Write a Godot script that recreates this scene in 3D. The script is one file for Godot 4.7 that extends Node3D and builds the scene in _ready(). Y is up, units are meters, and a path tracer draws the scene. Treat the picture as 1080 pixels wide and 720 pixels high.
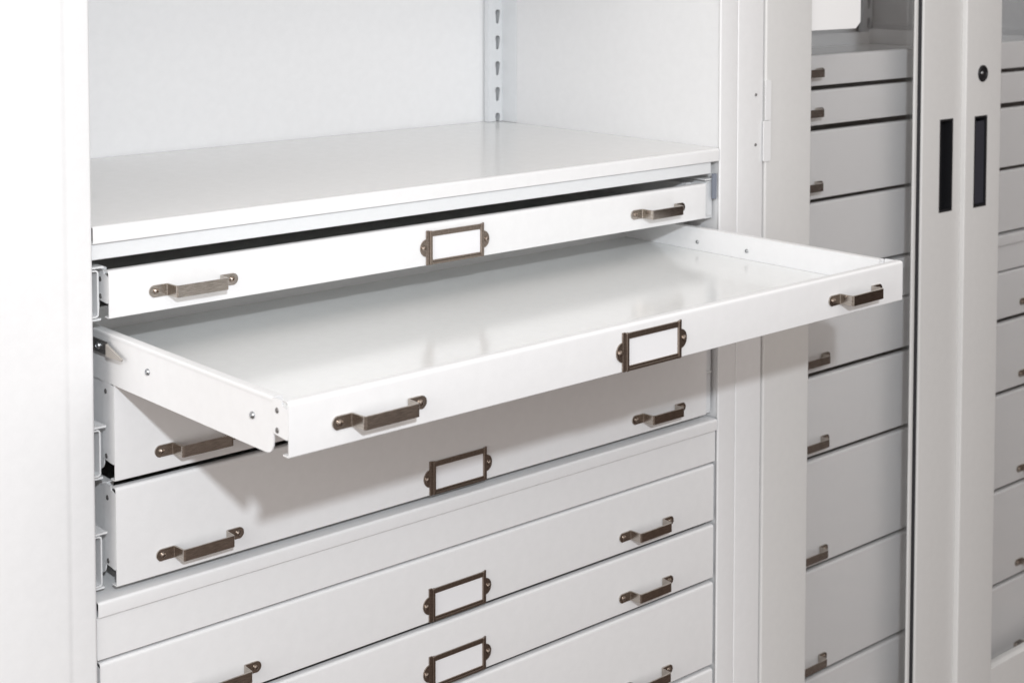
extends Node3D
# Flat-file drawer cabinet with one drawer pulled out, and a glazed cabinet beside it.
# All heights below are measured from the front edge of the cabinet's shelf, which stands Y0 above the floor.

const Y0 := 1.15
const W := 0.93            # clear width of a cabinet
const O2 := 1.066          # where the glazed cabinet's clear width begins
const Z2 := -0.055         # its drawer fronts stand behind the glass doors

var M := {}
var cache := {}
var used := {}

# ---------------------------------------------------------------- names and nodes
func numbered(called: String) -> String:
	if not used.has(called):
		used[called] = 0
		return called
	used[called] += 1
	return "%s_%03d" % [called, used[called]]

func thing(called: String, label: String, category: String, at: Vector3, group := "") -> Node3D:
	var o := Node3D.new()
	o.name = numbered(called)
	add_child(o)
	o.position = at
	o.set_meta("label", label)
	o.set_meta("category", category)
	if group != "":
		o.set_meta("group", group)
	return o

func part(called: String, mesh: Mesh, mat: Material, parent: Node3D, at := Vector3.ZERO, label := "") -> MeshInstance3D:
	var o := MeshInstance3D.new()
	o.name = called
	o.mesh = mesh
	o.material_override = mat
	o.cast_shadow = GeometryInstance3D.SHADOW_CASTING_SETTING_ON
	parent.add_child(o, true)
	o.position = at
	if label != "":
		o.set_meta("label", label)
	return o

# ---------------------------------------------------------------- mesh building
func mb() -> SurfaceTool:
	var st := SurfaceTool.new()
	st.begin(Mesh.PRIMITIVE_TRIANGLES)
	return st

func tri(st: SurfaceTool, a: Vector3, b: Vector3, c: Vector3, na: Vector3, nb: Vector3, nc: Vector3) -> void:
	var g := (b - a).cross(c - a)
	if g.length_squared() < 1e-18:
		return
	if g.dot(na + nb + nc) > 0.0:
		var t := b; b = c; c = t
		t = nb; nb = nc; nc = t
	st.set_normal(na); st.add_vertex(a)
	st.set_normal(nb); st.add_vertex(b)
	st.set_normal(nc); st.add_vertex(c)

func quad(st: SurfaceTool, a: Vector3, b: Vector3, c: Vector3, d: Vector3, n: Vector3) -> void:
	tri(st, a, b, c, n, n, n)
	tri(st, a, c, d, n, n, n)

func to3(axis: String, p: Vector2, t: float) -> Vector3:
	match axis:
		"x": return Vector3(t, p.y, p.x)      # outline in (z, y)
		"y": return Vector3(p.x, t, p.y)      # outline in (x, z)
		_: return Vector3(p.x, p.y, t)        # outline in (x, y)

# An outline swept along an axis; corners flatter than 50 degrees are smoothed.
func sweep(st: SurfaceTool, pts: PackedVector2Array, axis: String, a: float, b: float) -> void:
	var n := pts.size()
	var area := 0.0
	for i in n:
		area += pts[i].cross(pts[(i + 1) % n])
	var turn := 1.0 if area > 0.0 else -1.0
	var en: Array[Vector2] = []
	for i in n:
		var d := (pts[(i + 1) % n] - pts[i]).normalized()
		en.append(Vector2(d.y, -d.x) * turn)
	for i in n:
		var j := (i + 1) % n
		var n0 := en[i]
		var n1 := en[i]
		var before := en[(i + n - 1) % n]
		var after := en[j]
		if before.dot(en[i]) > 0.64: n0 = (before + en[i]).normalized()
		if after.dot(en[i]) > 0.64: n1 = (after + en[i]).normalized()
		var v0 := to3(axis, n0, 0.0)
		var v1 := to3(axis, n1, 0.0)
		var p00 := to3(axis, pts[i], a)
		var p01 := to3(axis, pts[i], b)
		var p10 := to3(axis, pts[j], a)
		var p11 := to3(axis, pts[j], b)
		tri(st, p00, p10, p11, v0, v1, v1)
		tri(st, p00, p11, p01, v0, v1, v0)
	var along := to3(axis, Vector2.ZERO, 1.0) * signf(b - a)
	var idx := Geometry2D.triangulate_polygon(pts)
	for k in range(0, idx.size(), 3):
		tri(st, to3(axis, pts[idx[k]], a), to3(axis, pts[idx[k + 1]], a), to3(axis, pts[idx[k + 2]], a), -along, -along, -along)
		tri(st, to3(axis, pts[idx[k]], b), to3(axis, pts[idx[k + 1]], b), to3(axis, pts[idx[k + 2]], b), along, along, along)

# Rounds the corners of a polygon; r holds one radius per corner.
func rounded(pts: Array, r: Array, steps := 5) -> PackedVector2Array:
	var out := PackedVector2Array()
	var n := pts.size()
	for i in n:
		var p: Vector2 = pts[i]
		var rad: float = r[i]
		if rad <= 0.0:
			out.append(p)
			continue
		var u: Vector2 = (pts[(i + n - 1) % n] - p).normalized()
		var v: Vector2 = (pts[(i + 1) % n] - p).normalized()
		var a := p + u * rad
		var b := p + v * rad
		for k in steps + 1:
			var t := float(k) / steps
			out.append(a.lerp(p, t).lerp(p.lerp(b, t), t))
	return out

func rect(x0: float, y0: float, x1: float, y1: float, r := 0.0, steps := 4) -> PackedVector2Array:
	return rounded([Vector2(x0, y0), Vector2(x1, y0), Vector2(x1, y1), Vector2(x0, y1)], [r, r, r, r], steps)

# A box with bevelled edges.
func bevel_box(st: SurfaceTool, lo: Vector3, hi: Vector3, r := 0.001) -> void:
	var c := (lo + hi) / 2.0
	var h := (hi - lo) / 2.0
	r = minf(r, minf(h.x, minf(h.y, h.z)) * 0.9)
	var k := h - Vector3(r, r, r)
	for ax in 3:
		var u := (ax + 1) % 3
		var v := (ax + 2) % 3
		for s in [-1.0, 1.0]:
			var nn := Vector3.ZERO
			nn[ax] = s
			var q: Array[Vector3] = []
			for e in [[-1, -1], [1, -1], [1, 1], [-1, 1]]:
				var p := Vector3.ZERO
				p[ax] = s * h[ax]; p[u] = e[0] * k[u]; p[v] = e[1] * k[v]
				q.append(c + p)
			quad(st, q[0], q[1], q[2], q[3], nn)
		for su in [-1.0, 1.0]:
			for sv in [-1.0, 1.0]:
				var q2: Array[Vector3] = []
				for e in [[-1, 0], [1, 0], [1, 1], [-1, 1]]:
					var p := Vector3.ZERO
					p[ax] = e[0] * k[ax]
					p[u] = su * (h[u] if e[1] == 0 else k[u])
					p[v] = sv * (k[v] if e[1] == 0 else h[v])
					q2.append(c + p)
				var na := Vector3.ZERO; na[u] = su
				var nb := Vector3.ZERO; nb[v] = sv
				tri(st, q2[0], q2[1], q2[2], na, na, nb)
				tri(st, q2[0], q2[2], q2[3], na, nb, nb)
	for sx in [-1.0, 1.0]:
		for sy in [-1.0, 1.0]:
			for sz in [-1.0, 1.0]:
				tri(st, c + Vector3(sx * h.x, sy * k.y, sz * k.z), c + Vector3(sx * k.x, sy * h.y, sz * k.z), c + Vector3(sx * k.x, sy * k.y, sz * h.z), Vector3(sx, 0, 0), Vector3(0, sy, 0), Vector3(0, 0, sz))

# A profile of (radius, height) pairs turned about an axis through `at`.
func lathe(st: SurfaceTool, prof: Array, at: Vector3, axis: Vector3, segs := 14) -> void:
	var up := axis.normalized()
	var sx := up.cross(Vector3(0.31, 0.9, 0.27)).normalized()
	var sy := up.cross(sx)
	for i in prof.size() - 1:
		var p0: Vector2 = prof[i]
		var p1: Vector2 = prof[i + 1]
		var d := (p1 - p0).normalized()
		for s in segs:
			var a0 := TAU * s / segs
			var a1 := TAU * (s + 1) / segs
			var r0 := sx * cos(a0) + sy * sin(a0)
			var r1 := sx * cos(a1) + sy * sin(a1)
			var n0 := r0 * d.y - up * d.x
			var n1 := r1 * d.y - up * d.x
			var a := at + r0 * p0.x + up * p0.y
			var b := at + r1 * p0.x + up * p0.y
			var c := at + r1 * p1.x + up * p1.y
			var e := at + r0 * p1.x + up * p1.y
			tri(st, a, b, c, n0, n1, n1)
			tri(st, a, c, e, n0, n1, n0)

func box_mesh(lo: Vector3, hi: Vector3, r := 0.001) -> ArrayMesh:
	var st := mb()
	bevel_box(st, lo, hi, r)
	return st.commit()

func swept(pts: PackedVector2Array, axis: String, a: float, b: float) -> ArrayMesh:
	var st := mb()
	sweep(st, pts, axis, a, b)
	return st.commit()

# ---------------------------------------------------------------- materials
func noise_image(size: int, freq: float, lo: float, hi: float, seed_: int, octaves := 4) -> Image:
	var f := FastNoiseLite.new()
	f.seed = seed_
	f.noise_type = FastNoiseLite.TYPE_SIMPLEX_SMOOTH
	f.frequency = freq
	f.fractal_octaves = octaves
	var im := f.get_seamless_image(size, size)
	im.convert(Image.FORMAT_RGB8)
	for y in size:
		for x in size:
			var g := lerpf(lo, hi, im.get_pixel(x, y).r)
			im.set_pixel(x, y, Color(g, g, g))
	return im

func paint(linear: Color, rough: float, peel: Texture2D, speck: Texture2D, gloss: Texture2D) -> StandardMaterial3D:
	var m := StandardMaterial3D.new()
	m.albedo_color = linear.linear_to_srgb()
	m.albedo_texture = speck
	m.roughness = rough
	m.roughness_texture = gloss
	m.metallic_specular = 0.5
	m.normal_enabled = true
	m.normal_texture = peel
	m.normal_scale = 0.09
	m.uv1_triplanar = true
	m.uv1_scale = Vector3.ONE * 9.0
	return m

func plain(linear: Color, rough: float, metal := 0.0) -> StandardMaterial3D:
	var m := StandardMaterial3D.new()
	m.albedo_color = linear.linear_to_srgb()
	m.roughness = rough
	m.metallic = metal
	return m

func make_materials() -> void:
	var bump := noise_image(512, 0.22, 0.0, 1.0, 11, 2)
	bump.bump_map_to_normal_map(1.0)
	var peel := ImageTexture.create_from_image(bump)
	var speck := ImageTexture.create_from_image(noise_image(512, 0.012, 0.988, 1.0, 5, 5))
	var gloss := ImageTexture.create_from_image(noise_image(512, 0.008, 0.9, 1.0, 8, 5))
	M.white = paint(Color(0.84, 0.84, 0.845), 0.42, peel, speck, gloss)
	M.tray = paint(Color(0.87, 0.88, 0.875), 0.12, peel, speck, gloss)
	M.shelf = paint(Color(0.84, 0.835, 0.825), 0.18, peel, speck, gloss)
	M.rail = paint(Color(0.765, 0.78, 0.795), 0.42, peel, speck, gloss)
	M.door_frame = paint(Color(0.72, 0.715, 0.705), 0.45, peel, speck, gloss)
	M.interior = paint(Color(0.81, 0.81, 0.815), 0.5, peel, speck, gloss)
	var brushed := ImageTexture.create_from_image(noise_image(256, 0.05, 0.75, 1.0, 21, 4))
	M.pewter = plain(Color(0.66, 0.60, 0.54), 0.22, 1.0)
	M.pewter.albedo_texture = brushed
	M.pewter.uv1_triplanar = true
	M.pewter.uv1_scale = Vector3(6, 60, 6)
	M.old_brass = plain(Color(0.46, 0.385, 0.33), 0.32, 1.0)
	M.old_brass.albedo_texture = brushed
	M.old_brass.uv1_triplanar = true
	M.old_brass.uv1_scale = Vector3(30, 30, 30)
	M.zinc = plain(Color(0.62, 0.64, 0.66), 0.34, 1.0)
	M.zinc.albedo_texture = brushed
	M.zinc.uv1_triplanar = true
	M.zinc.uv1_scale = Vector3(20, 20, 20)
	M.slide = paint(Color(0.78, 0.79, 0.80), 0.4, peel, speck, gloss)
	M.steel = plain(Color(0.36, 0.35, 0.345), 0.42, 0.85)
	M.steel.albedo_texture = brushed
	M.steel.uv1_triplanar = true
	M.steel.uv1_scale = Vector3(25, 25, 25)
	M.slate = plain(Color(0.22, 0.24, 0.29), 0.45)
	M.taupe_light = plain(Color(0.42, 0.39, 0.36), 0.5)
	M.dark_steel = plain(Color(0.10, 0.11, 0.13), 0.5, 0.3)
	M.wall = plain(Color(0.15, 0.11, 0.095), 0.8)
	M.back = paint(Color(0.91, 0.91, 0.915), 0.5, peel, speck, gloss)
	M.card = plain(Color(0.83, 0.83, 0.845), 0.75)
	M.paper = plain(Color(0.92, 0.92, 0.92), 0.7)
	M.black = plain(Color(0.012, 0.012, 0.014), 0.38)
	M.black_plastic = plain(Color(0.036, 0.038, 0.050), 0.3)
	M.rubber = plain(Color(0.02, 0.02, 0.024), 0.6)
	var gl := StandardMaterial3D.new()
	gl.albedo_color = Color(0.30, 0.32, 0.315, 0.03)
	gl.transparency = BaseMaterial3D.TRANSPARENCY_ALPHA
	gl.roughness = 0.02
	gl.metallic_specular = 0.5
	M.glass = gl
	var fl := ImageTexture.create_from_image(noise_image(256, 0.03, 0.6, 1.0, 3, 5))
	M.floor = plain(Color(0.15, 0.098, 0.075), 0.5)
	M.floor.albedo_texture = fl
	M.floor.uv1_triplanar = true
	M.floor.uv1_scale = Vector3.ONE * 0.7

# ---------------------------------------------------------------- drawer furniture
func screw_mesh(r: float) -> Mesh:
	var key := "screw%f" % r
	if not cache.has(key):
		var st := mb()
		lathe(st, [Vector2(r, -0.0004), Vector2(r, r * 0.22), Vector2(r * 0.86, r * 0.52), Vector2(r * 0.5, r * 0.74), Vector2(r * 0.34, r * 0.78), Vector2(r * 0.2, r * 0.35), Vector2(0.0, r * 0.3)], Vector3.ZERO, Vector3.BACK, 12)
		cache[key] = st.commit()
	return cache[key]

const HANDLE_HALF := 0.0518
const BAR_HALF := 0.0296
const BAR_OUT := 0.0185

# A strap pull: round-ended tabs on the drawer front, two risers and a flat bar.
func pull_mesh() -> Mesh:
	if cache.has("pull"):
		return cache["pull"]
	var st := mb()
	var t := 0.0016
	var hh := 0.0062
	# centre line in (x, z), rounded bends
	var line: Array[Vector2] = []
	var a := BAR_HALF + 0.0012
	var corners := [Vector2(-HANDLE_HALF + hh, t / 2), Vector2(-a, t / 2), Vector2(-BAR_HALF, BAR_OUT), Vector2(BAR_HALF, BAR_OUT), Vector2(a, t / 2), Vector2(HANDLE_HALF - hh, t / 2)]
	line.append(corners[0])
	for i in range(1, 5):
		var p: Vector2 = corners[i]
		var u: Vector2 = (corners[i - 1] - p).normalized() * 0.0020
		var v: Vector2 = (corners[i + 1] - p).normalized() * 0.0020
		for k in 6:
			var s := k / 5.0
			line.append((p + u).lerp(p, s).lerp(p.lerp(p + v, s), s))
	line.append(corners[5])
	var nl: Array[Vector2] = []
	for i in line.size():
		var d := (line[mini(i + 1, line.size() - 1)] - line[maxi(i - 1, 0)]).normalized()
		nl.append(Vector2(-d.y, d.x))
	var e := 0.0004
	for i in line.size() - 1:
		var o0 := line[i] + nl[i] * t / 2
		var o1 := line[i + 1] + nl[i + 1] * t / 2
		var i0 := line[i] - nl[i] * t / 2
		var i1 := line[i + 1] - nl[i + 1] * t / 2
		var f0 := Vector3(nl[i].x, 0, nl[i].y)
		var f1 := Vector3(nl[i + 1].x, 0, nl[i + 1].y)
		var V := func(p: Vector2, y: float) -> Vector3: return Vector3(p.x, y, p.y)
		# outer and inner face
		tri(st, V.call(o0, -hh + e), V.call(o1, -hh + e), V.call(o1, hh - e), f0, f1, f1)
		tri(st, V.call(o0, -hh + e), V.call(o1, hh - e), V.call(o0, hh - e), f0, f1, f0)
		tri(st, V.call(i0, -hh), V.call(i1, -hh), V.call(i1, hh), -f0, -f1, -f1)
		tri(st, V.call(i0, -hh), V.call(i1, hh), V.call(i0, hh), -f0, -f1, -f0)
		for s in [-1.0, 1.0]:
			var up := Vector3(0, s, 0)
			var m0: Vector2 = o0 - nl[i] * e
			var m1: Vector2 = o1 - nl[i + 1] * e
			tri(st, V.call(o0, s * (hh - e)), V.call(o1, s * (hh - e)), V.call(m1, s * hh), f0 + up, f1 + up, up)
			tri(st, V.call(o0, s * (hh - e)), V.call(m1, s * hh), V.call(m0, s * hh), f0 + up, up, up)
			quad(st, V.call(m0, s * hh), V.call(m1, s * hh), V.call(i1, s * hh), V.call(i0, s * hh), up)
	# the round ends of the tabs
	for s in [-1.0, 1.0]:
		var pts := PackedVector2Array()
		for k in 13:
			var an: float = PI / 2 + PI * k / 12.0
			pts.append(Vector2(s * (HANDLE_HALF - hh - cos(an) * hh * 1.0), sin(an) * hh))
		sweep(st, pts, "z", 0.0, t)
	cache["pull"] = st.commit()
	return cache["pull"]

func add_handle(parent: Node3D, x: float, y: float, rng: RandomNumberGenerator) -> void:
	var h := part("handle", pull_mesh(), M.pewter, parent, Vector3(x, y, 0.0002))
	h.rotation.z = rng.randf_range(-0.006, 0.006)
	for s in [-1.0, 1.0]:
		var sc := part("screw", screw_mesh(0.0031), M.old_brass, h, Vector3(s * 0.0445, 0, 0.0016))
		sc.rotation.z = rng.randf_range(0, 3.0)

# The card holder: a plate with a window, raised side channels, round ears with screws, and the blank card.
func holder_mesh() -> Mesh:
	if cache.has("holder"):
		return cache["holder"]
	var st := mb()
	var w := 0.0441
	var h := 0.0203
	# bottom and top rails, side channels
	bevel_box(st, Vector3(-w + 0.0064, h - 0.0074, 0.0004), Vector3(w - 0.0052, h - 0.0012, 0.0022), 0.0004)
	bevel_box(st, Vector3(-w + 0.0064, -h + 0.0005, 0.0004), Vector3(w - 0.0052, -h + 0.0034, 0.0036), 0.0005)
	bevel_box(st, Vector3(-w + 0.0064, -h + 0.0034, 0.0004), Vector3(w - 0.0052, -h + 0.0056, 0.0022), 0.0004)
	bevel_box(st, Vector3(-w, -h, 0.0), Vector3(-w + 0.0046, h, 0.0021), 0.0005)
	bevel_box(st, Vector3(-w + 0.0044, -h, 0.0), Vector3(-w + 0.0086, h - 0.0006, 0.0036), 0.0009)
	bevel_box(st, Vector3(w - 0.0058, -h, 0.0), Vector3(w - 0.0022, h - 0.0006, 0.0034), 0.0009)
	bevel_box(st, Vector3(w - 0.0024, -h, 0.0), Vector3(w, h, 0.0021), 0.0005)
	for s in [-1.0, 1.0]:
		var pts := PackedVector2Array()
		for k in 15:
			var an := -PI / 2 + PI * k / 14.0
			pts.append(Vector2(s * (w - 0.001 + cos(an) * 0.0093), sin(an) * 0.0102))
		sweep(st, pts, "z", 0.0, 0.0016)
	cache["holder"] = st.commit()
	var c := mb()
	bevel_box(c, Vector3(-0.0385, -0.0166, 0.0), Vector3(0.0395, 0.0145, 0.0005), 0.0001)
	cache["card"] = c.commit()
	return cache["holder"]

func add_holder(parent: Node3D, x: float, y: float, rng: RandomNumberGenerator) -> void:
	var h := part("label_holder", holder_mesh(), M.old_brass, parent, Vector3(x, y, 0.0002))
	var c := part("paper_card", cache["card"], M.card, h, Vector3(0, 0, 0.0003))
	c.rotation.z = rng.randf_range(-0.002, 0.002)
	for s in [-1.0, 1.0]:
		part("screw", screw_mesh(0.0034), M.old_brass, h, Vector3(s * 0.0478, 0, 0.0015))

const LIP := 0.0260   # how far the folded front goes back

func front_mesh(w: float, h: float) -> Mesh:
	var key := "front%.4f_%.4f" % [w, h]
	if not cache.has(key):
		var t := 0.0013
		var pts := rounded([Vector2(-0.0095, 0), Vector2(0, 0), Vector2(0, h), Vector2(-0.0095, h), Vector2(-0.0095, h - t), Vector2(-t, h - t), Vector2(-t, t), Vector2(-0.0095, t)],
			[0.0005, 0.0012, 0.0040, 0.0004, 0.0, 0.0028, 0.0, 0.0], 6)
		cache[key] = swept(pts, "x", -w / 2, w / 2)
	return cache[key]

func end_plate_mesh(h: float) -> Mesh:
	var key := "plate%.4f" % h
	if not cache.has(key):
		var b := minf(0.016, h * 0.3)
		var tp := h - 0.0016
		var pts := rounded([Vector2(-0.0016, b), Vector2(-0.0016, tp - 0.0046), Vector2(-0.0042, tp - 0.0046), Vector2(-0.0110, tp - 0.0028), Vector2(-0.0110, tp + 0.0010), Vector2(-LIP + 0.0004, tp + 0.0010), Vector2(-LIP + 0.0004, b + 0.002)],
			[0.003, 0.0, 0.0, 0.0, 0.0, 0.002, 0.004])
		cache[key] = swept(pts, "x", 0.0, 0.0013)
	return cache[key]

# Side wall: a plate with a rounded front corner and a folded top edge.
func side_mesh(h: float, depth: float, s: float) -> Mesh:
	var key := "side%.4f_%.3f_%d" % [h, depth, int(s)]
	if not cache.has(key):
		var st := mb()
		var top := h - 0.0022
		var low := -0.0038 if h < 0.06 else 0.004
		var f := -LIP - 0.0004
		# outline in (z, y)
		var wall := rounded([Vector2(f, low), Vector2(f, top), Vector2(-depth, top), Vector2(-depth, low)], [0.013, 0.0005, 0.001, 0.001], 7)
		var x0 := 0.0
		var x1 := -s * 0.0013
		sweep(st, wall, "x", x0, x1)
		# folded top edge and inner skin, in (x, y)
		var fold := rounded([Vector2(s * 0.0009, top - 0.0020), Vector2(s * 0.0009, top + 0.0013), Vector2(-s * 0.0098, top + 0.0013), Vector2(-s * 0.0098, top - 0.0050), Vector2(-s * 0.0104, top - 0.0060), Vector2(-s * 0.0104, 0.0164), Vector2(-s * 0.0092, 0.0164), Vector2(-s * 0.0092, top - 0.0003), Vector2(-s * 0.0005, top - 0.0003), Vector2(-s * 0.0005, top - 0.0020)],
			[0.0, 0.0013, 0.0016, 0.0, 0.0, 0.0, 0.0, 0.0, 0.0, 0.0], 5)
		sweep(st, fold, "z", f - 0.0002, -depth)
		bevel_box(st, Vector3(minf(-s * 0.0005, -s * 0.0093), top - 0.016, f - 0.0016), Vector3(maxf(-s * 0.0005, -s * 0.0093), top - 0.0002, f - 0.0004), 0.0002)
		cache[key] = st.commit()
	return cache[key]

# One drawer. Its node stands at the middle of the front's lower edge; hx is the distance of the handles from the middle.
func drawer(label: String, group: String, at: Vector3, w: float, h: float, hx: float, seed_: int, depth := 0.44, hang := Vector2.ZERO) -> Node3D:
	var rng := RandomNumberGenerator.new()
	rng.seed = seed_
	var d := thing("flat_file_drawer", label, "drawer", at, group)
	d.rotation.x = hang.x
	d.rotation.z = hang.y
	part("front_panel", front_mesh(w, h), M.white, d)
	for s in [-1.0, 1.0]:
		var pl := part("end_plate", end_plate_mesh(h), M.white, d, Vector3(-w / 2 if s < 0 else w / 2 - 0.0013, 0, 0))
		var ys := [h * 0.42, h * 0.78] if h < 0.06 else [0.022, h - 0.014]
		for y in ys:
			var sc := part("screw", screw_mesh(0.0026), M.steel, pl, Vector3(-0.0001 if s < 0 else 0.0014, y, -0.0180))
			sc.rotation.y = s * PI / 2
			sc.scale = Vector3(1.0, 1.0, 0.45)
		var side := part("side_wall", side_mesh(h, depth, s), M.white, d, Vector3(s * (w / 2 - 0.0016), 0, 0))
		if h < 0.06:
			for z in [-0.059, -0.246]:
				var rv := part("rivet", screw_mesh(0.0034), M.zinc, side, Vector3(s * 0.0001, h * 0.5, z))
				rv.rotation.y = s * PI / 2
			for z in [-0.235, -0.322]:
				var head := part("rivet_head", screw_mesh(0.0027), M.zinc, side, Vector3(-s * 0.0105, h * 0.58, z))
				head.rotation.y = -s * PI / 2
	var ft := mb()
	bevel_box(ft, Vector3(-w / 2 + 0.0032, 0.0150, -depth + 0.002), Vector3(w / 2 - 0.0032, 0.0162, -0.0018), 0.0002)
	part("floor_sheet", ft.commit(), M.tray, d)
	var bk := mb()
	bevel_box(bk, Vector3(-w / 2 + 0.0032, 0.002, -depth), Vector3(w / 2 - 0.0032, h - 0.006, -depth + 0.0014), 0.0003)
	part("back_wall", bk.commit(), M.white, d)
	for s in [-1.0, 1.0]:
		add_handle(d, s * hx, 0.0208, rng)
	add_holder(d, 0.0, 0.0206, rng)
	return d

# ---------------------------------------------------------------- cabinet pieces
func post_mesh(x0: float, x1: float, z0: float, z1: float, y0: float, y1: float, r := 0.003) -> Mesh:
	return swept(rect(x0, z0, x1, z1, r, 5), "y", y0, y1)

func ledge_mesh(top: float, lip: float, x0: float, x1: float, depth: float) -> Mesh:
	# outline in (z, y): sheet with a lip folded down at the front and back under
	var t := 0.0012
	var pts := rounded([Vector2(-depth, top), Vector2(0, top), Vector2(0, top - lip), Vector2(-0.012, top - lip), Vector2(-0.012, top - lip + t), Vector2(-t, top - lip + t), Vector2(-t, top - t), Vector2(-depth, top - t)],
		[0.0, 0.0034, 0.0012, 0.0004, 0.0, 0.0, 0.001, 0.0], 6)
	return swept(pts, "x", x0, x1)

func lip_mesh(top: float, lip: float, x0: float, x1: float) -> Mesh:
	var t := 0.0012
	var pts := rounded([Vector2(-0.0036, top), Vector2(0, top), Vector2(0, top - lip), Vector2(-0.012, top - lip), Vector2(-0.012, top - lip + t), Vector2(-t, top - lip + t), Vector2(-t, top - t), Vector2(-0.0036, top - t)],
		[0.0, 0.0034, 0.0012, 0.0004, 0.0, 0.0, 0.001, 0.0], 6)
	return swept(pts, "x", x0, x1)

func runner_mesh(h: float, s: float) -> Mesh:
	# C channel seen end-on, outline in (x, y), its web towards the drawer; s = 1 on the left side
	var st := mb()
	var c := rounded([Vector2(s * 0.0006, 0.004), Vector2(s * 0.0118, 0.004), Vector2(s * 0.0118, h - 0.004), Vector2(s * 0.0006, h - 0.004), Vector2(s * 0.0006, h - 0.0056), Vector2(s * 0.0102, h - 0.0056), Vector2(s * 0.0102, 0.0056), Vector2(s * 0.0006, 0.0056)],
		[0.0, 0.0040, 0.0040, 0.0, 0.0, 0.0028, 0.0028, 0.0], 5)
	sweep(st, c, "z", -0.012, -0.43)
	sweep(st, rect(minf(s * 0.0006, s * 0.0160), 0.0, maxf(s * 0.0006, s * 0.0160), 0.0022, 0.0008, 3), "z", -0.016, -0.43)
	sweep(st, rect(minf(s * 0.0006, s * 0.0168), h - 0.0024, maxf(s * 0.0006, s * 0.0168), h - 0.0004, 0.0008, 3), "z", -0.010, -0.43)
	return st.commit()

# An upright with keyhole slots cut through its front face.
func upright(parent: Node3D, at: Vector3, wide: float, y0: float, y1: float, first: float, pitch: float, hole_x: float) -> void:
	var u := CSGCombiner3D.new()
	u.name = "slotted_upright"
	parent.add_child(u, true)
	u.position = at
	var plate := CSGBox3D.new()
	plate.size = Vector3(wide, y1 - y0, 0.0014)
	plate.position = Vector3(wide / 2, (y0 + y1) / 2, 0)
	plate.material = M.rail
	u.add_child(plate)
	var flank := CSGBox3D.new()
	flank.size = Vector3(0.0014, y1 - y0, 0.0104)
	flank.position = Vector3(0.0007, (y0 + y1) / 2, -0.0054)
	flank.material = M.rail
	u.add_child(flank)
	var flank2 := CSGBox3D.new()
	flank2.size = Vector3(0.0014, y1 - y0, 0.0104)
	flank2.position = Vector3(wide - 0.0007, (y0 + y1) / 2, -0.0054)
	flank2.material = M.rail
	u.add_child(flank2)
	var y := first
	while y < y1 - 0.03:
		if y > y0 + 0.004:
			var hole := CSGPolygon3D.new()
			var pts := PackedVector2Array()
			for k in 9:
				var a := -PI / 5 + (PI + PI * 2 / 5) * k / 8.0
				pts.append(Vector2(cos(a) * 0.0052, sin(a) * 0.0056))
			for k in 7:
				var a2 := PI + PI * k / 6.0
				pts.append(Vector2(-0.0006 + cos(a2) * 0.0030, -0.0140 + sin(a2) * 0.0030))
			hole.polygon = pts
			hole.depth = 0.02
			hole.operation = CSGShape3D.OPERATION_SUBTRACTION
			hole.position = Vector3(hole_x, y, 0.01)
			hole.material = M.rail
			u.add_child(hole)
		y += pitch

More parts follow.
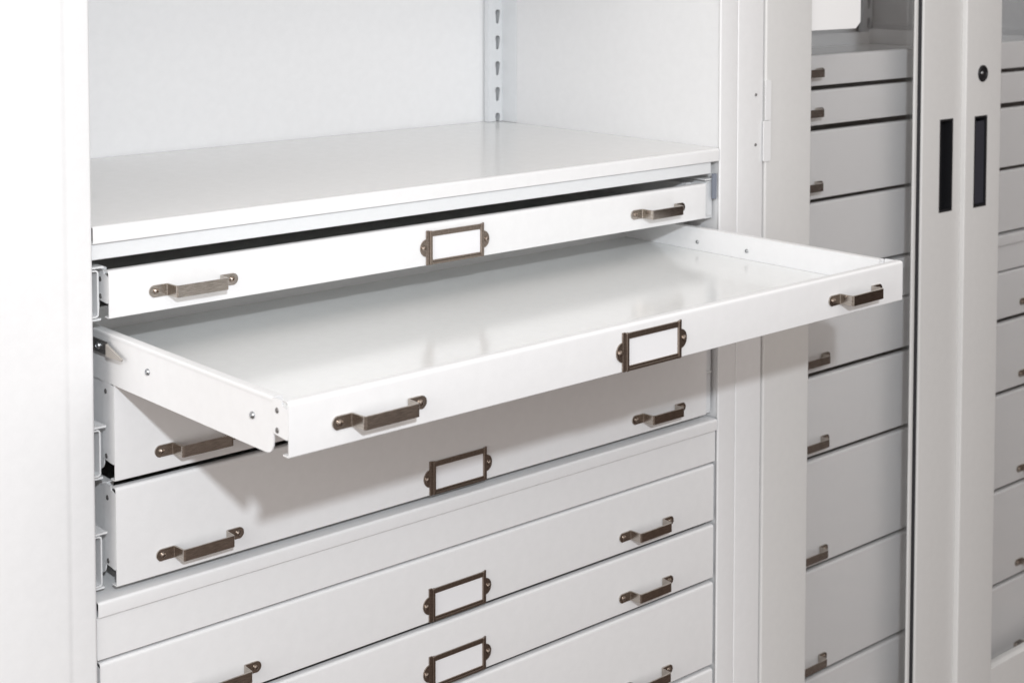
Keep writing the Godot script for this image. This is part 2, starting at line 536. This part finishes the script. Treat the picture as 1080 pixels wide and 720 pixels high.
func _ready() -> void:
	# ---- camera
	var cam := Camera3D.new()
	cam.name = "Camera"
	add_child(cam)
	var attr := CameraAttributesPhysical.new()
	attr.frustum_near = 0.05
	attr.frustum_far = 60.0
	attr.frustum_focal_length = 55.0
	attr.frustum_focus_distance = 1.72
	attr.exposure_aperture = 10.0
	cam.attributes = attr
	cam.near = 0.05
	cam.far = 60.0
	cam.projection = Camera3D.PROJECTION_FRUSTUM
	var fpx := 1657.1
	cam.size = 2.0 * 0.05 * 360.0 / fpx
	cam.frustum_offset = Vector2(0.0, -0.05 * (360.0 - 35.45) / fpx)
	cam.basis = Basis.from_euler(Vector3(-0.05265, -0.72551, 0.00055), EULER_ORDER_YXZ)
	cam.position = Vector3(-0.70565, 0.28465 + Y0, 1.41579)
	cam.current = true

	# ---- surroundings, lamps, exposure
	var env := Environment.new()
	env.background_mode = Environment.BG_COLOR
	env.background_color = Color(0.75, 0.705, 0.675).linear_to_srgb()
	env.background_energy_multiplier = 1.0
	env.tonemap_mode = Environment.TONE_MAPPER_LINEAR
	env.tonemap_exposure = 1.01
	env.sdfgi_enabled = true
	env.ssao_enabled = true
	env.ssil_enabled = true
	var we := WorldEnvironment.new()
	we.name = "Surroundings"
	we.environment = env
	add_child(we)

	var key := OmniLight3D.new()
	key.name = "studio_lamp"
	key.position = Vector3(-1.05, 1.02 + Y0, 2.30)
	key.light_energy = 4.75
	key.light_size = 0.045
	key.light_color = Color(0.955, 0.978, 1.0)
	key.omni_range = 12.0
	key.omni_attenuation = 2.0
	key.shadow_enabled = true
	add_child(key)

	var side := AreaLight3D.new()
	side.name = "window_light"
	side.area_size = Vector2(1.4, 1.8)
	side.light_energy = 2.8
	side.light_color = Color(1.0, 0.99, 0.975)
	side.area_range = 12.0
	side.shadow_enabled = true
	add_child(side)
	side.look_at_from_position(Vector3(-2.6, 0.55 + Y0, 1.1), Vector3(0.5, Y0 - 0.1, 0.1), Vector3.UP)

	var above := AreaLight3D.new()
	above.name = "ceiling_light"
	above.area_size = Vector2(2.4, 1.6)
	above.light_energy = 0.8
	above.light_color = Color(1.0, 0.985, 0.96)
	above.area_range = 12.0
	above.shadow_enabled = true
	add_child(above)
	above.look_at_from_position(Vector3(0.1, 1.65 + Y0, 2.0), Vector3(0.1, 0.0, 1.6), Vector3.FORWARD)

	make_materials()

	# ---- setting
	var fl := MeshInstance3D.new()
	fl.name = "floor"
	var pm := BoxMesh.new()
	pm.size = Vector3(12.0, 0.1, 6.2)
	fl.mesh = pm
	fl.material_override = M.floor
	fl.position = Vector3(2.0, -0.05, 1.2)
	fl.set_meta("kind", "structure")
	add_child(fl)
	for w in [["wall_opposite", Vector3(1.9, 2.7, 0.1), Vector3(4.55, 1.35, 4.25)], ["wall_right", Vector3(0.1, 2.7, 5.9), Vector3(5.55, 1.35, 1.35)]]:
		var wl := MeshInstance3D.new()
		wl.name = w[0]
		var wm := BoxMesh.new()
		wm.size = w[1]
		wl.mesh = wm
		wl.material_override = M.wall
		wl.position = w[2]
		wl.set_meta("kind", "structure")
		add_child(wl)

	build_cabinet()
	build_glazed_cabinet()
	build_drawers()

# ---------------------------------------------------------------- the open cabinet
func build_cabinet() -> void:
	var c := thing("storage_cabinet", "tall white metal drawer cabinet standing open with a shelf above its drawers", "cabinet", Vector3(0.465, 0, 0))
	var o := Vector3(-0.465, Y0, 0)     # cabinet measures to the node's axes
	var low := -Y0 + 0.001
	var high := 0.62
	# left post: a broad face, a slight fold, an inner strip
	var lp := rounded([Vector2(0.0, -0.024), Vector2(0.0, 0.0), Vector2(-0.027, 0.0002), Vector2(-0.031, 0.0009), Vector2(-0.150, 0.0011), Vector2(-0.150, -0.024)], [0.0, 0.0035, 0.002, 0.002, 0.003, 0.0], 5)
	part("front_post", swept(lp, "y", low, high), M.white, c, o)
	# right post, two strips with a fold between them
	part("front_post", post_mesh(0.9325, 0.9684, -0.0040, 0.0, low, high, 0.0018), M.white, c, o)
	part("side_panel", box_mesh(Vector3(-0.022, low, -0.500), Vector3(-0.018, high, -0.0245), 0.0005), M.interior, c, o)
	part("side_panel", box_mesh(Vector3(0.9362, low, -0.500), Vector3(0.9402, high, -0.0042), 0.0005), M.interior, c, o)
	part("back_panel", box_mesh(Vector3(-0.0175, low, -0.476), Vector3(0.9360, high, -0.472), 0.0005), M.back, c, o)
	part("top_panel", box_mesh(Vector3(-0.022, high + 0.0005, -0.500), Vector3(0.9508, high + 0.02, 0.0), 0.002), M.white, c, o)
	part("plinth", box_mesh(Vector3(0.0005, low, -0.06), Vector3(0.9310, -0.90, -0.03), 0.002), M.white, c, o)
	upright(c, o + Vector3(0.9072, 0, -0.458), 0.0272, 0.0145, 0.3590, 0.0225, 0.0410, 0.0180)
	upright(c, o + Vector3(-0.0120, 0, -0.458), 0.0300, 0.0145, 0.3590, 0.0225, 0.0410, 0.0100)
	part("upright_flank", box_mesh(Vector3(0.9346, 0.0145, -0.4580), Vector3(0.9360, 0.3590, -0.424), 0.0003), M.rail, c, o)
	part("upright_back", box_mesh(Vector3(0.9092, 0.0150, -0.4712), Vector3(0.9325, 0.3590, -0.4700), 0.0003), M.zinc, c, o)
	part("shading_board", box_mesh(Vector3(0.0006, 0.3600, -0.4715), Vector3(0.9355, 0.3790, -0.0100), 0.002), M.shelf, c, o)  # unseen board added above the view to keep light off the shelf
	# the shelf and the rail under its lip
	part("shelf", box_mesh(Vector3(0.0006, 0.0127, -0.4700), Vector3(0.9358, 0.0140, -0.0042), 0.0002), M.shelf, c, o)
	part("shelf_lip", lip_mesh(0.0140, 0.0174, 0.0006, 0.9305), M.white, c, o)
	part("cross_rail", box_mesh(Vector3(0.0006, -0.0200, -0.022), Vector3(0.9185, -0.0038, -0.0035), 0.0012), M.rail, c, o)
	part("rail_bracket", box_mesh(Vector3(0.9250, -0.0560, -0.0090), Vector3(0.9318, -0.0210, -0.0048), 0.0005), M.slate, c, o)
	# the ledge between the two groups of drawers
	part("ledge", ledge_mesh(-0.3627, 0.0157, 0.0012, 0.9308, 0.4600), M.white, c, o)
	part("cross_rail", box_mesh(Vector3(0.0006, -0.4228, -0.022), Vector3(0.9310, -0.3788, -0.0030), 0.0012), M.white, c, o)
	# runners of the upper drawers
	for r in [[-0.0835, 0.0560], [-0.2440, 0.0560], [-0.3560, 0.0600]]:
		part("drawer_runner", runner_mesh(r[1], 1.0), M.slide, c, o + Vector3(0.0, r[0], 0))
		part("drawer_runner", runner_mesh(r[1], -1.0), M.slide, c, o + Vector3(W, r[0], 0))
	for s in [1.0, -1.0]:
		part("drawer_runner", runner_mesh(0.0545, s), M.slide, c, o + Vector3(0.0 if s > 0 else W, -0.1440, -0.045))
	# white end plates of the runners on the right, beside the drawer ends
	for r in [[-0.0835, 0.0500], [-0.2440, 0.0980], [-0.3560, 0.1020]]:
		part("runner_end", box_mesh(Vector3(0.9165, r[0], -0.0155), Vector3(0.9316, r[0] + r[1], -0.0132), 0.0006), M.rail, c, o)
	# stop bracket on the open drawer's runner
	var bt := mb()
	sweep(bt, rounded([Vector2(-0.090, -0.1175), Vector2(-0.090, -0.1040), Vector2(-0.0060, -0.1045), Vector2(-0.0040, -0.1175)], [0.0, 0.0, 0.001, 0.001]), "x", 0.0172, 0.0186)
	var br := part("stop_bracket", bt.commit(), M.steel, c, o)
	var tip := mb()
	sweep(tip, PackedVector2Array([Vector2(-0.0055, -0.1055), Vector2(0.0275, -0.1152), Vector2(0.0255, -0.1170), Vector2(-0.0055, -0.1178)]), "x", 0.0150, 0.0172)
	part("bracket_tip", tip.commit(), M.taupe_light, br)
	var bs := part("screw", screw_mesh(0.0042), M.zinc, br, Vector3(0.0171, -0.1105, -0.0240))
	bs.rotation.y = -PI / 2

# ---------------------------------------------------------------- the drawers
func build_drawers() -> void:
	var up := "drawers of the open cabinet"
	var cx := 0.4655
	var wu := 0.8890
	var wl := 0.9240
	drawer("closed shallow white drawer directly under the grey shelf, above the pulled-out drawer", up, Vector3(cx - 0.0025, Y0 - 0.0805, -0.0035), wu, 0.0480, 0.3490, 1)
	drawer("shallow white drawer pulled far out, empty, with two strap handles and a blank card", up, Vector3(cx, Y0 - 0.1422, 0.3127), wu, 0.0480, 0.3490, 2, 0.46, Vector2(0.0, 0.0042))
	drawer("white drawer right behind and below the pulled-out drawer, mostly hidden in its shadow", up, Vector3(cx + 0.002, Y0 - 0.2458, -0.0040), wu, 0.1022, 0.3490, 3)
	drawer("deep white drawer resting just above the ledge, crossed by the pulled-out drawer's shadow", up, Vector3(cx + 0.003, Y0 - 0.3540, -0.0050), wu, 0.1010, 0.3490, 4)
	drawer("white drawer directly below the ledge, first of the lower group", up, Vector3(cx, Y0 - 0.5047, -0.0030), wl, 0.0788, 0.3270, 5)
	drawer("second white drawer below the ledge, its card cut by the photo's lower edge", up, Vector3(cx, Y0 - 0.5863, -0.0030), wl, 0.0749, 0.3270, 6)
	drawer("third white drawer below the ledge, only its right half in view", up, Vector3(cx, Y0 - 0.7096, -0.0030), wl, 0.1166, 0.3270, 7)
	drawer("lowest white drawer at the photo's bottom edge, only its upper right corner in view", up, Vector3(cx, Y0 - 0.8350, -0.0030), wl, 0.1190, 0.3270, 8)
	var g2 := "drawers behind the glass doors"
	var c2 := O2 + 0.4655
	var rows := [
		[0.0803, 0.0467, wu, "topmost shallow drawer behind the glass doors"],
		[0.0200, 0.0530, wu, "second drawer from the top behind the glass doors"],
		[-0.0925, 0.1035, wu, "third drawer from the top behind the glass doors, deeper than those above"],
		[-0.2060, 0.1070, wu, "fourth drawer behind the glass doors, just above their drawers' middle rail"],
		[-0.3600, 0.0810, wl, "fifth drawer behind the glass doors, first below the middle rail"],
		[-0.4895, 0.1210, wl, "sixth drawer behind the glass doors, second below the middle rail"],
		[-0.6625, 0.1650, wl, "seventh drawer behind the glass doors, tall, third below the middle rail"],
		[-0.8340, 0.1640, wl, "eighth drawer behind the glass doors, second from the bottom"],
		[-0.9850, 0.1430, wl, "lowest drawer behind the glass doors, at the door's bottom rail"]]
	var k := 20
	for r in rows:
		k += 1
		var wide: float = r[2]
		drawer(r[3], g2, Vector3(c2, Y0 + r[0], Z2), wide, r[1], 0.3490 if wide < 0.9 else 0.3270, k)

# ---------------------------------------------------------------- the glazed cabinet
func door(parent: Node3D, x0: float, x1: float, z: float, glass0: float, glass1: float, handle_x: float, lock: bool) -> void:
	# x0..x1 frame, glass0..glass1 clear opening, all in the parent's axes; z is the front of the frame
	var lo := 0.098
	var hi := Y0 + 0.93
	var g_lo := Y0 - 0.928
	var g_hi := hi - 0.11
	var d := Node3D.new()
	d.name = "glass_door"
	parent.add_child(d, true)
	d.position = Vector3(x0, 0, z)
	var a := glass0 - x0
	var b := glass1 - x0
	var w := x1 - x0
	var hl := handle_x - x0 - 0.0186
	var hr := handle_x - x0 + 0.0186
	var hy0 := Y0 - 0.1340
	var hy1 := Y0 + 0.0160
	for s in [[0.0, a], [b, w]]:
		var l: float = s[0]
		var r: float = s[1]
		if hl > l and hr < r:
			# a stile with an opening for the sunk handle: built round it as four pieces
			var st := mb()
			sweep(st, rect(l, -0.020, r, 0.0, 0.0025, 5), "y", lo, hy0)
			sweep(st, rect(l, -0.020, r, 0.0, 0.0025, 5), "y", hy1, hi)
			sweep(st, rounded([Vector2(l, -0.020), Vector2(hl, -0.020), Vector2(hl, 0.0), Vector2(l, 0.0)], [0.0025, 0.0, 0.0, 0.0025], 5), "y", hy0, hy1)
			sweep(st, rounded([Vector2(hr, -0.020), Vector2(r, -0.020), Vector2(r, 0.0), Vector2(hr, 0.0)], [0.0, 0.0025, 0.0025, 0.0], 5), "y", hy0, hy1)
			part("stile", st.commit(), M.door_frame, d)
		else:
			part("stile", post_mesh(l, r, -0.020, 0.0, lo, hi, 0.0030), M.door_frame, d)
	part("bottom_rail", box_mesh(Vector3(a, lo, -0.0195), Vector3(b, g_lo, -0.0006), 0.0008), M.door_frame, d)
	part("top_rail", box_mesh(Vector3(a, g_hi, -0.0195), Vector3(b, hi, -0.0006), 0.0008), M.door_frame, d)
	part("pane", box_mesh(Vector3(a + 0.0005, g_lo + 0.0005, -0.0140), Vector3(b - 0.0005, g_hi - 0.0005, -0.0100), 0.0002), M.glass, d)
	# the sunk handle: a black tray with a grip ridge
	var tray := mb()
	var tz := -0.0185
	bevel_box(tray, Vector3(hl, hy0, tz), Vector3(hr, hy1, tz + 0.002), 0.0003)
	bevel_box(tray, Vector3(hl, hy0, tz + 0.002), Vector3(hl + 0.0028, hy1, 0.0008), 0.0005)
	bevel_box(tray, Vector3(hr - 0.0028, hy0, tz + 0.002), Vector3(hr, hy1, 0.0008), 0.0005)
	bevel_box(tray, Vector3(hl + 0.0028, hy0, tz + 0.002), Vector3(hr - 0.0028, hy0 + 0.0035, 0.0008), 0.0005)
	bevel_box(tray, Vector3(hl + 0.0028, hy1 - 0.0035, tz + 0.002), Vector3(hr - 0.0028, hy1, 0.0008), 0.0005)
	var t := part("recessed_handle", tray.commit(), M.black, d)
	if lock:
		part("handle_plate", box_mesh(Vector3(hl + 0.0036, hy0 + 0.0045, -0.0060), Vector3(hr - 0.0036, hy1 - 0.0090, -0.0020), 0.0008), M.black_plastic, d)
		var lk := mb()
		lathe(lk, [Vector2(0.0138, -0.001), Vector2(0.0138, 0.0012), Vector2(0.0126, 0.0024), Vector2(0.0098, 0.0026), Vector2(0.0092, 0.0012), Vector2(0.0, 0.0012)], Vector3.ZERO, Vector3.BACK, 24)
		bevel_box(lk, Vector3(-0.0012, -0.0050, 0.0010), Vector3(0.0012, 0.0050, 0.0020), 0.0003)
		part("lock", lk.commit(), M.black, d, Vector3(1.5700 - (parent.position.x + x0), Y0 + 0.0852, 0.0))
		part("lock_glint", screw_mesh(0.0032), M.zinc, d, Vector3(1.5655 - (parent.position.x + x0), Y0 + 0.0860, 0.0012))  # zinc dome added off-centre to give the black lock a bright glint
	else:
		part("handle_ridge", box_mesh(Vector3((hl + hr) / 2 - 0.0050, hy0 + 0.006, tz + 0.002), Vector3((hl + hr) / 2 - 0.0020, hy1 - 0.006, -0.0080), 0.0008), M.black_plastic, d)

func build_glazed_cabinet() -> void:
	var c := thing("glazed_cabinet", "tall pale grey cabinet with two framed glass doors, black sunk handles and drawers inside", "cabinet", Vector3(1.531, 0, 0))
	var o := Vector3(-1.531, Y0, 0)
	var low := -Y0 + 0.001
	var high := 0.95
	part("front_post", post_mesh(0.9688, 1.0235, -0.030, 0.0004, low, high, 0.0018), M.white, c, o)
	part("front_post", post_mesh(2.0400, 2.0930, -0.030, 0.0, low, high, 0.0025), M.white, c, o)
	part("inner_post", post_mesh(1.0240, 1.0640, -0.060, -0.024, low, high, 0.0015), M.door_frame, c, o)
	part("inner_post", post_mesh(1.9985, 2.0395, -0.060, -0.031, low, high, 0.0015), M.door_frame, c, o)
	part("side_panel", box_mesh(Vector3(1.0450, low, -0.590), Vector3(1.0490, high, -0.0605), 0.0005), M.white, c, o)
	part("side_panel", box_mesh(Vector3(2.0450, low, -0.590), Vector3(2.0490, high, -0.0605), 0.0005), M.interior, c, o)
	part("back_panel", box_mesh(Vector3(1.0495, low, -0.570), Vector3(2.0445, high, -0.566), 0.0005), M.interior, c, o)
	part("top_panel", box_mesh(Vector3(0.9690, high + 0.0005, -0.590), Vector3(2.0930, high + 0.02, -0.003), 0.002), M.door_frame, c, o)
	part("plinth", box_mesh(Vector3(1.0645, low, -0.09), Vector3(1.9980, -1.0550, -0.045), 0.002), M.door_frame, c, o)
	upright(c, o + Vector3(2.0125, 0, -0.545), 0.0300, 0.060, high - 0.002, 0.0990, 0.0410, 0.0185)
	# support rails along the side and the back, above the drawers
	var sr := part("support_rail", box_mesh(Vector3(2.0370, 0.0800, -0.540), Vector3(2.0445, 0.1345, -0.0650), 0.001), M.interior, c, o)
	var srs := part("screw", screw_mesh(0.0055), M.dark_steel, sr, Vector3(2.0368, 0.1085, -0.5180))
	srs.rotation.y = -PI / 2
	part("support_rail", box_mesh(Vector3(1.0700, 0.0860, -0.545), Vector3(2.0120, 0.1120, -0.535), 0.001), M.interior, c, o)
	part("ledge", ledge_mesh(-0.2115, 0.0180, O2 + 0.0012, O2 + 0.9310, 0.48), M.white, c, o + Vector3(0, 0, Z2 + 0.004))
	part("cross_rail", box_mesh(Vector3(O2 + 0.0006, -0.2755, -0.022), Vector3(O2 + 0.9310, -0.2300, -0.0005), 0.0012), M.white, c, o + Vector3(0, 0, Z2))
	# the hinge that carries the left door
	var hg := mb()
	sweep(hg, rounded([Vector2(1.0205, -0.0120), Vector2(1.0365, -0.0120), Vector2(1.0365, 0.0455), Vector2(1.0205, 0.0455)], [0.002, 0.003, 0.001, 0.001], 4), "z", 0.0024, 0.0040)
	sweep(hg, rounded([Vector2(1.0250, 0.0462), Vector2(1.0365, 0.0462), Vector2(1.0365, 0.1030), Vector2(1.0250, 0.1030)], [0.001, 0.001, 0.003, 0.002], 4), "z", 0.0024, 0.0040)
	var h := part("hinge", hg.commit(), M.white, c, o)
	for y in [0.0835, 0.0130]:
		part("screw", screw_mesh(0.0022), M.steel, h, Vector3(1.0068, y, 0.0005))
	# the two doors; the right one stands a little proud of the left one
	door(c, 1.0270 - 1.531, 1.5230 - 1.531, 0.0022, 1.1310 - 1.531, 1.4130 - 1.531, 1.4800 - 1.531, false)
	door(c, 1.5225 - 1.531, 2.0180 - 1.531, 0.0105, 1.6270 - 1.531, 1.9110 - 1.531, 1.5668 - 1.531, true)
	# glazing strip and dark gasket along the left door's closing stile
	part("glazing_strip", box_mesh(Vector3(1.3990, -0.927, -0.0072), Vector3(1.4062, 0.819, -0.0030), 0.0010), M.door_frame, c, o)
	part("gasket", box_mesh(Vector3(1.4064, -0.927, -0.0072), Vector3(1.4128, 0.819, -0.0010), 0.0005), M.rubber, c, o)
	# the notice on the glass
	var n := thing("notice_sheet", "blank white sheet with a clipped corner fixed to the glass door", "sheet", Vector3(1.1935, Y0 + 0.1690, -0.0035))
	var pts := PackedVector2Array([Vector2(-0.061, 0.0), Vector2(0.049, 0.0), Vector2(0.0605, 0.0095), Vector2(0.0615, 0.20), Vector2(-0.061, 0.20)])
	part("sheet", swept(pts, "z", -0.0006, 0.0006), M.paper, n)
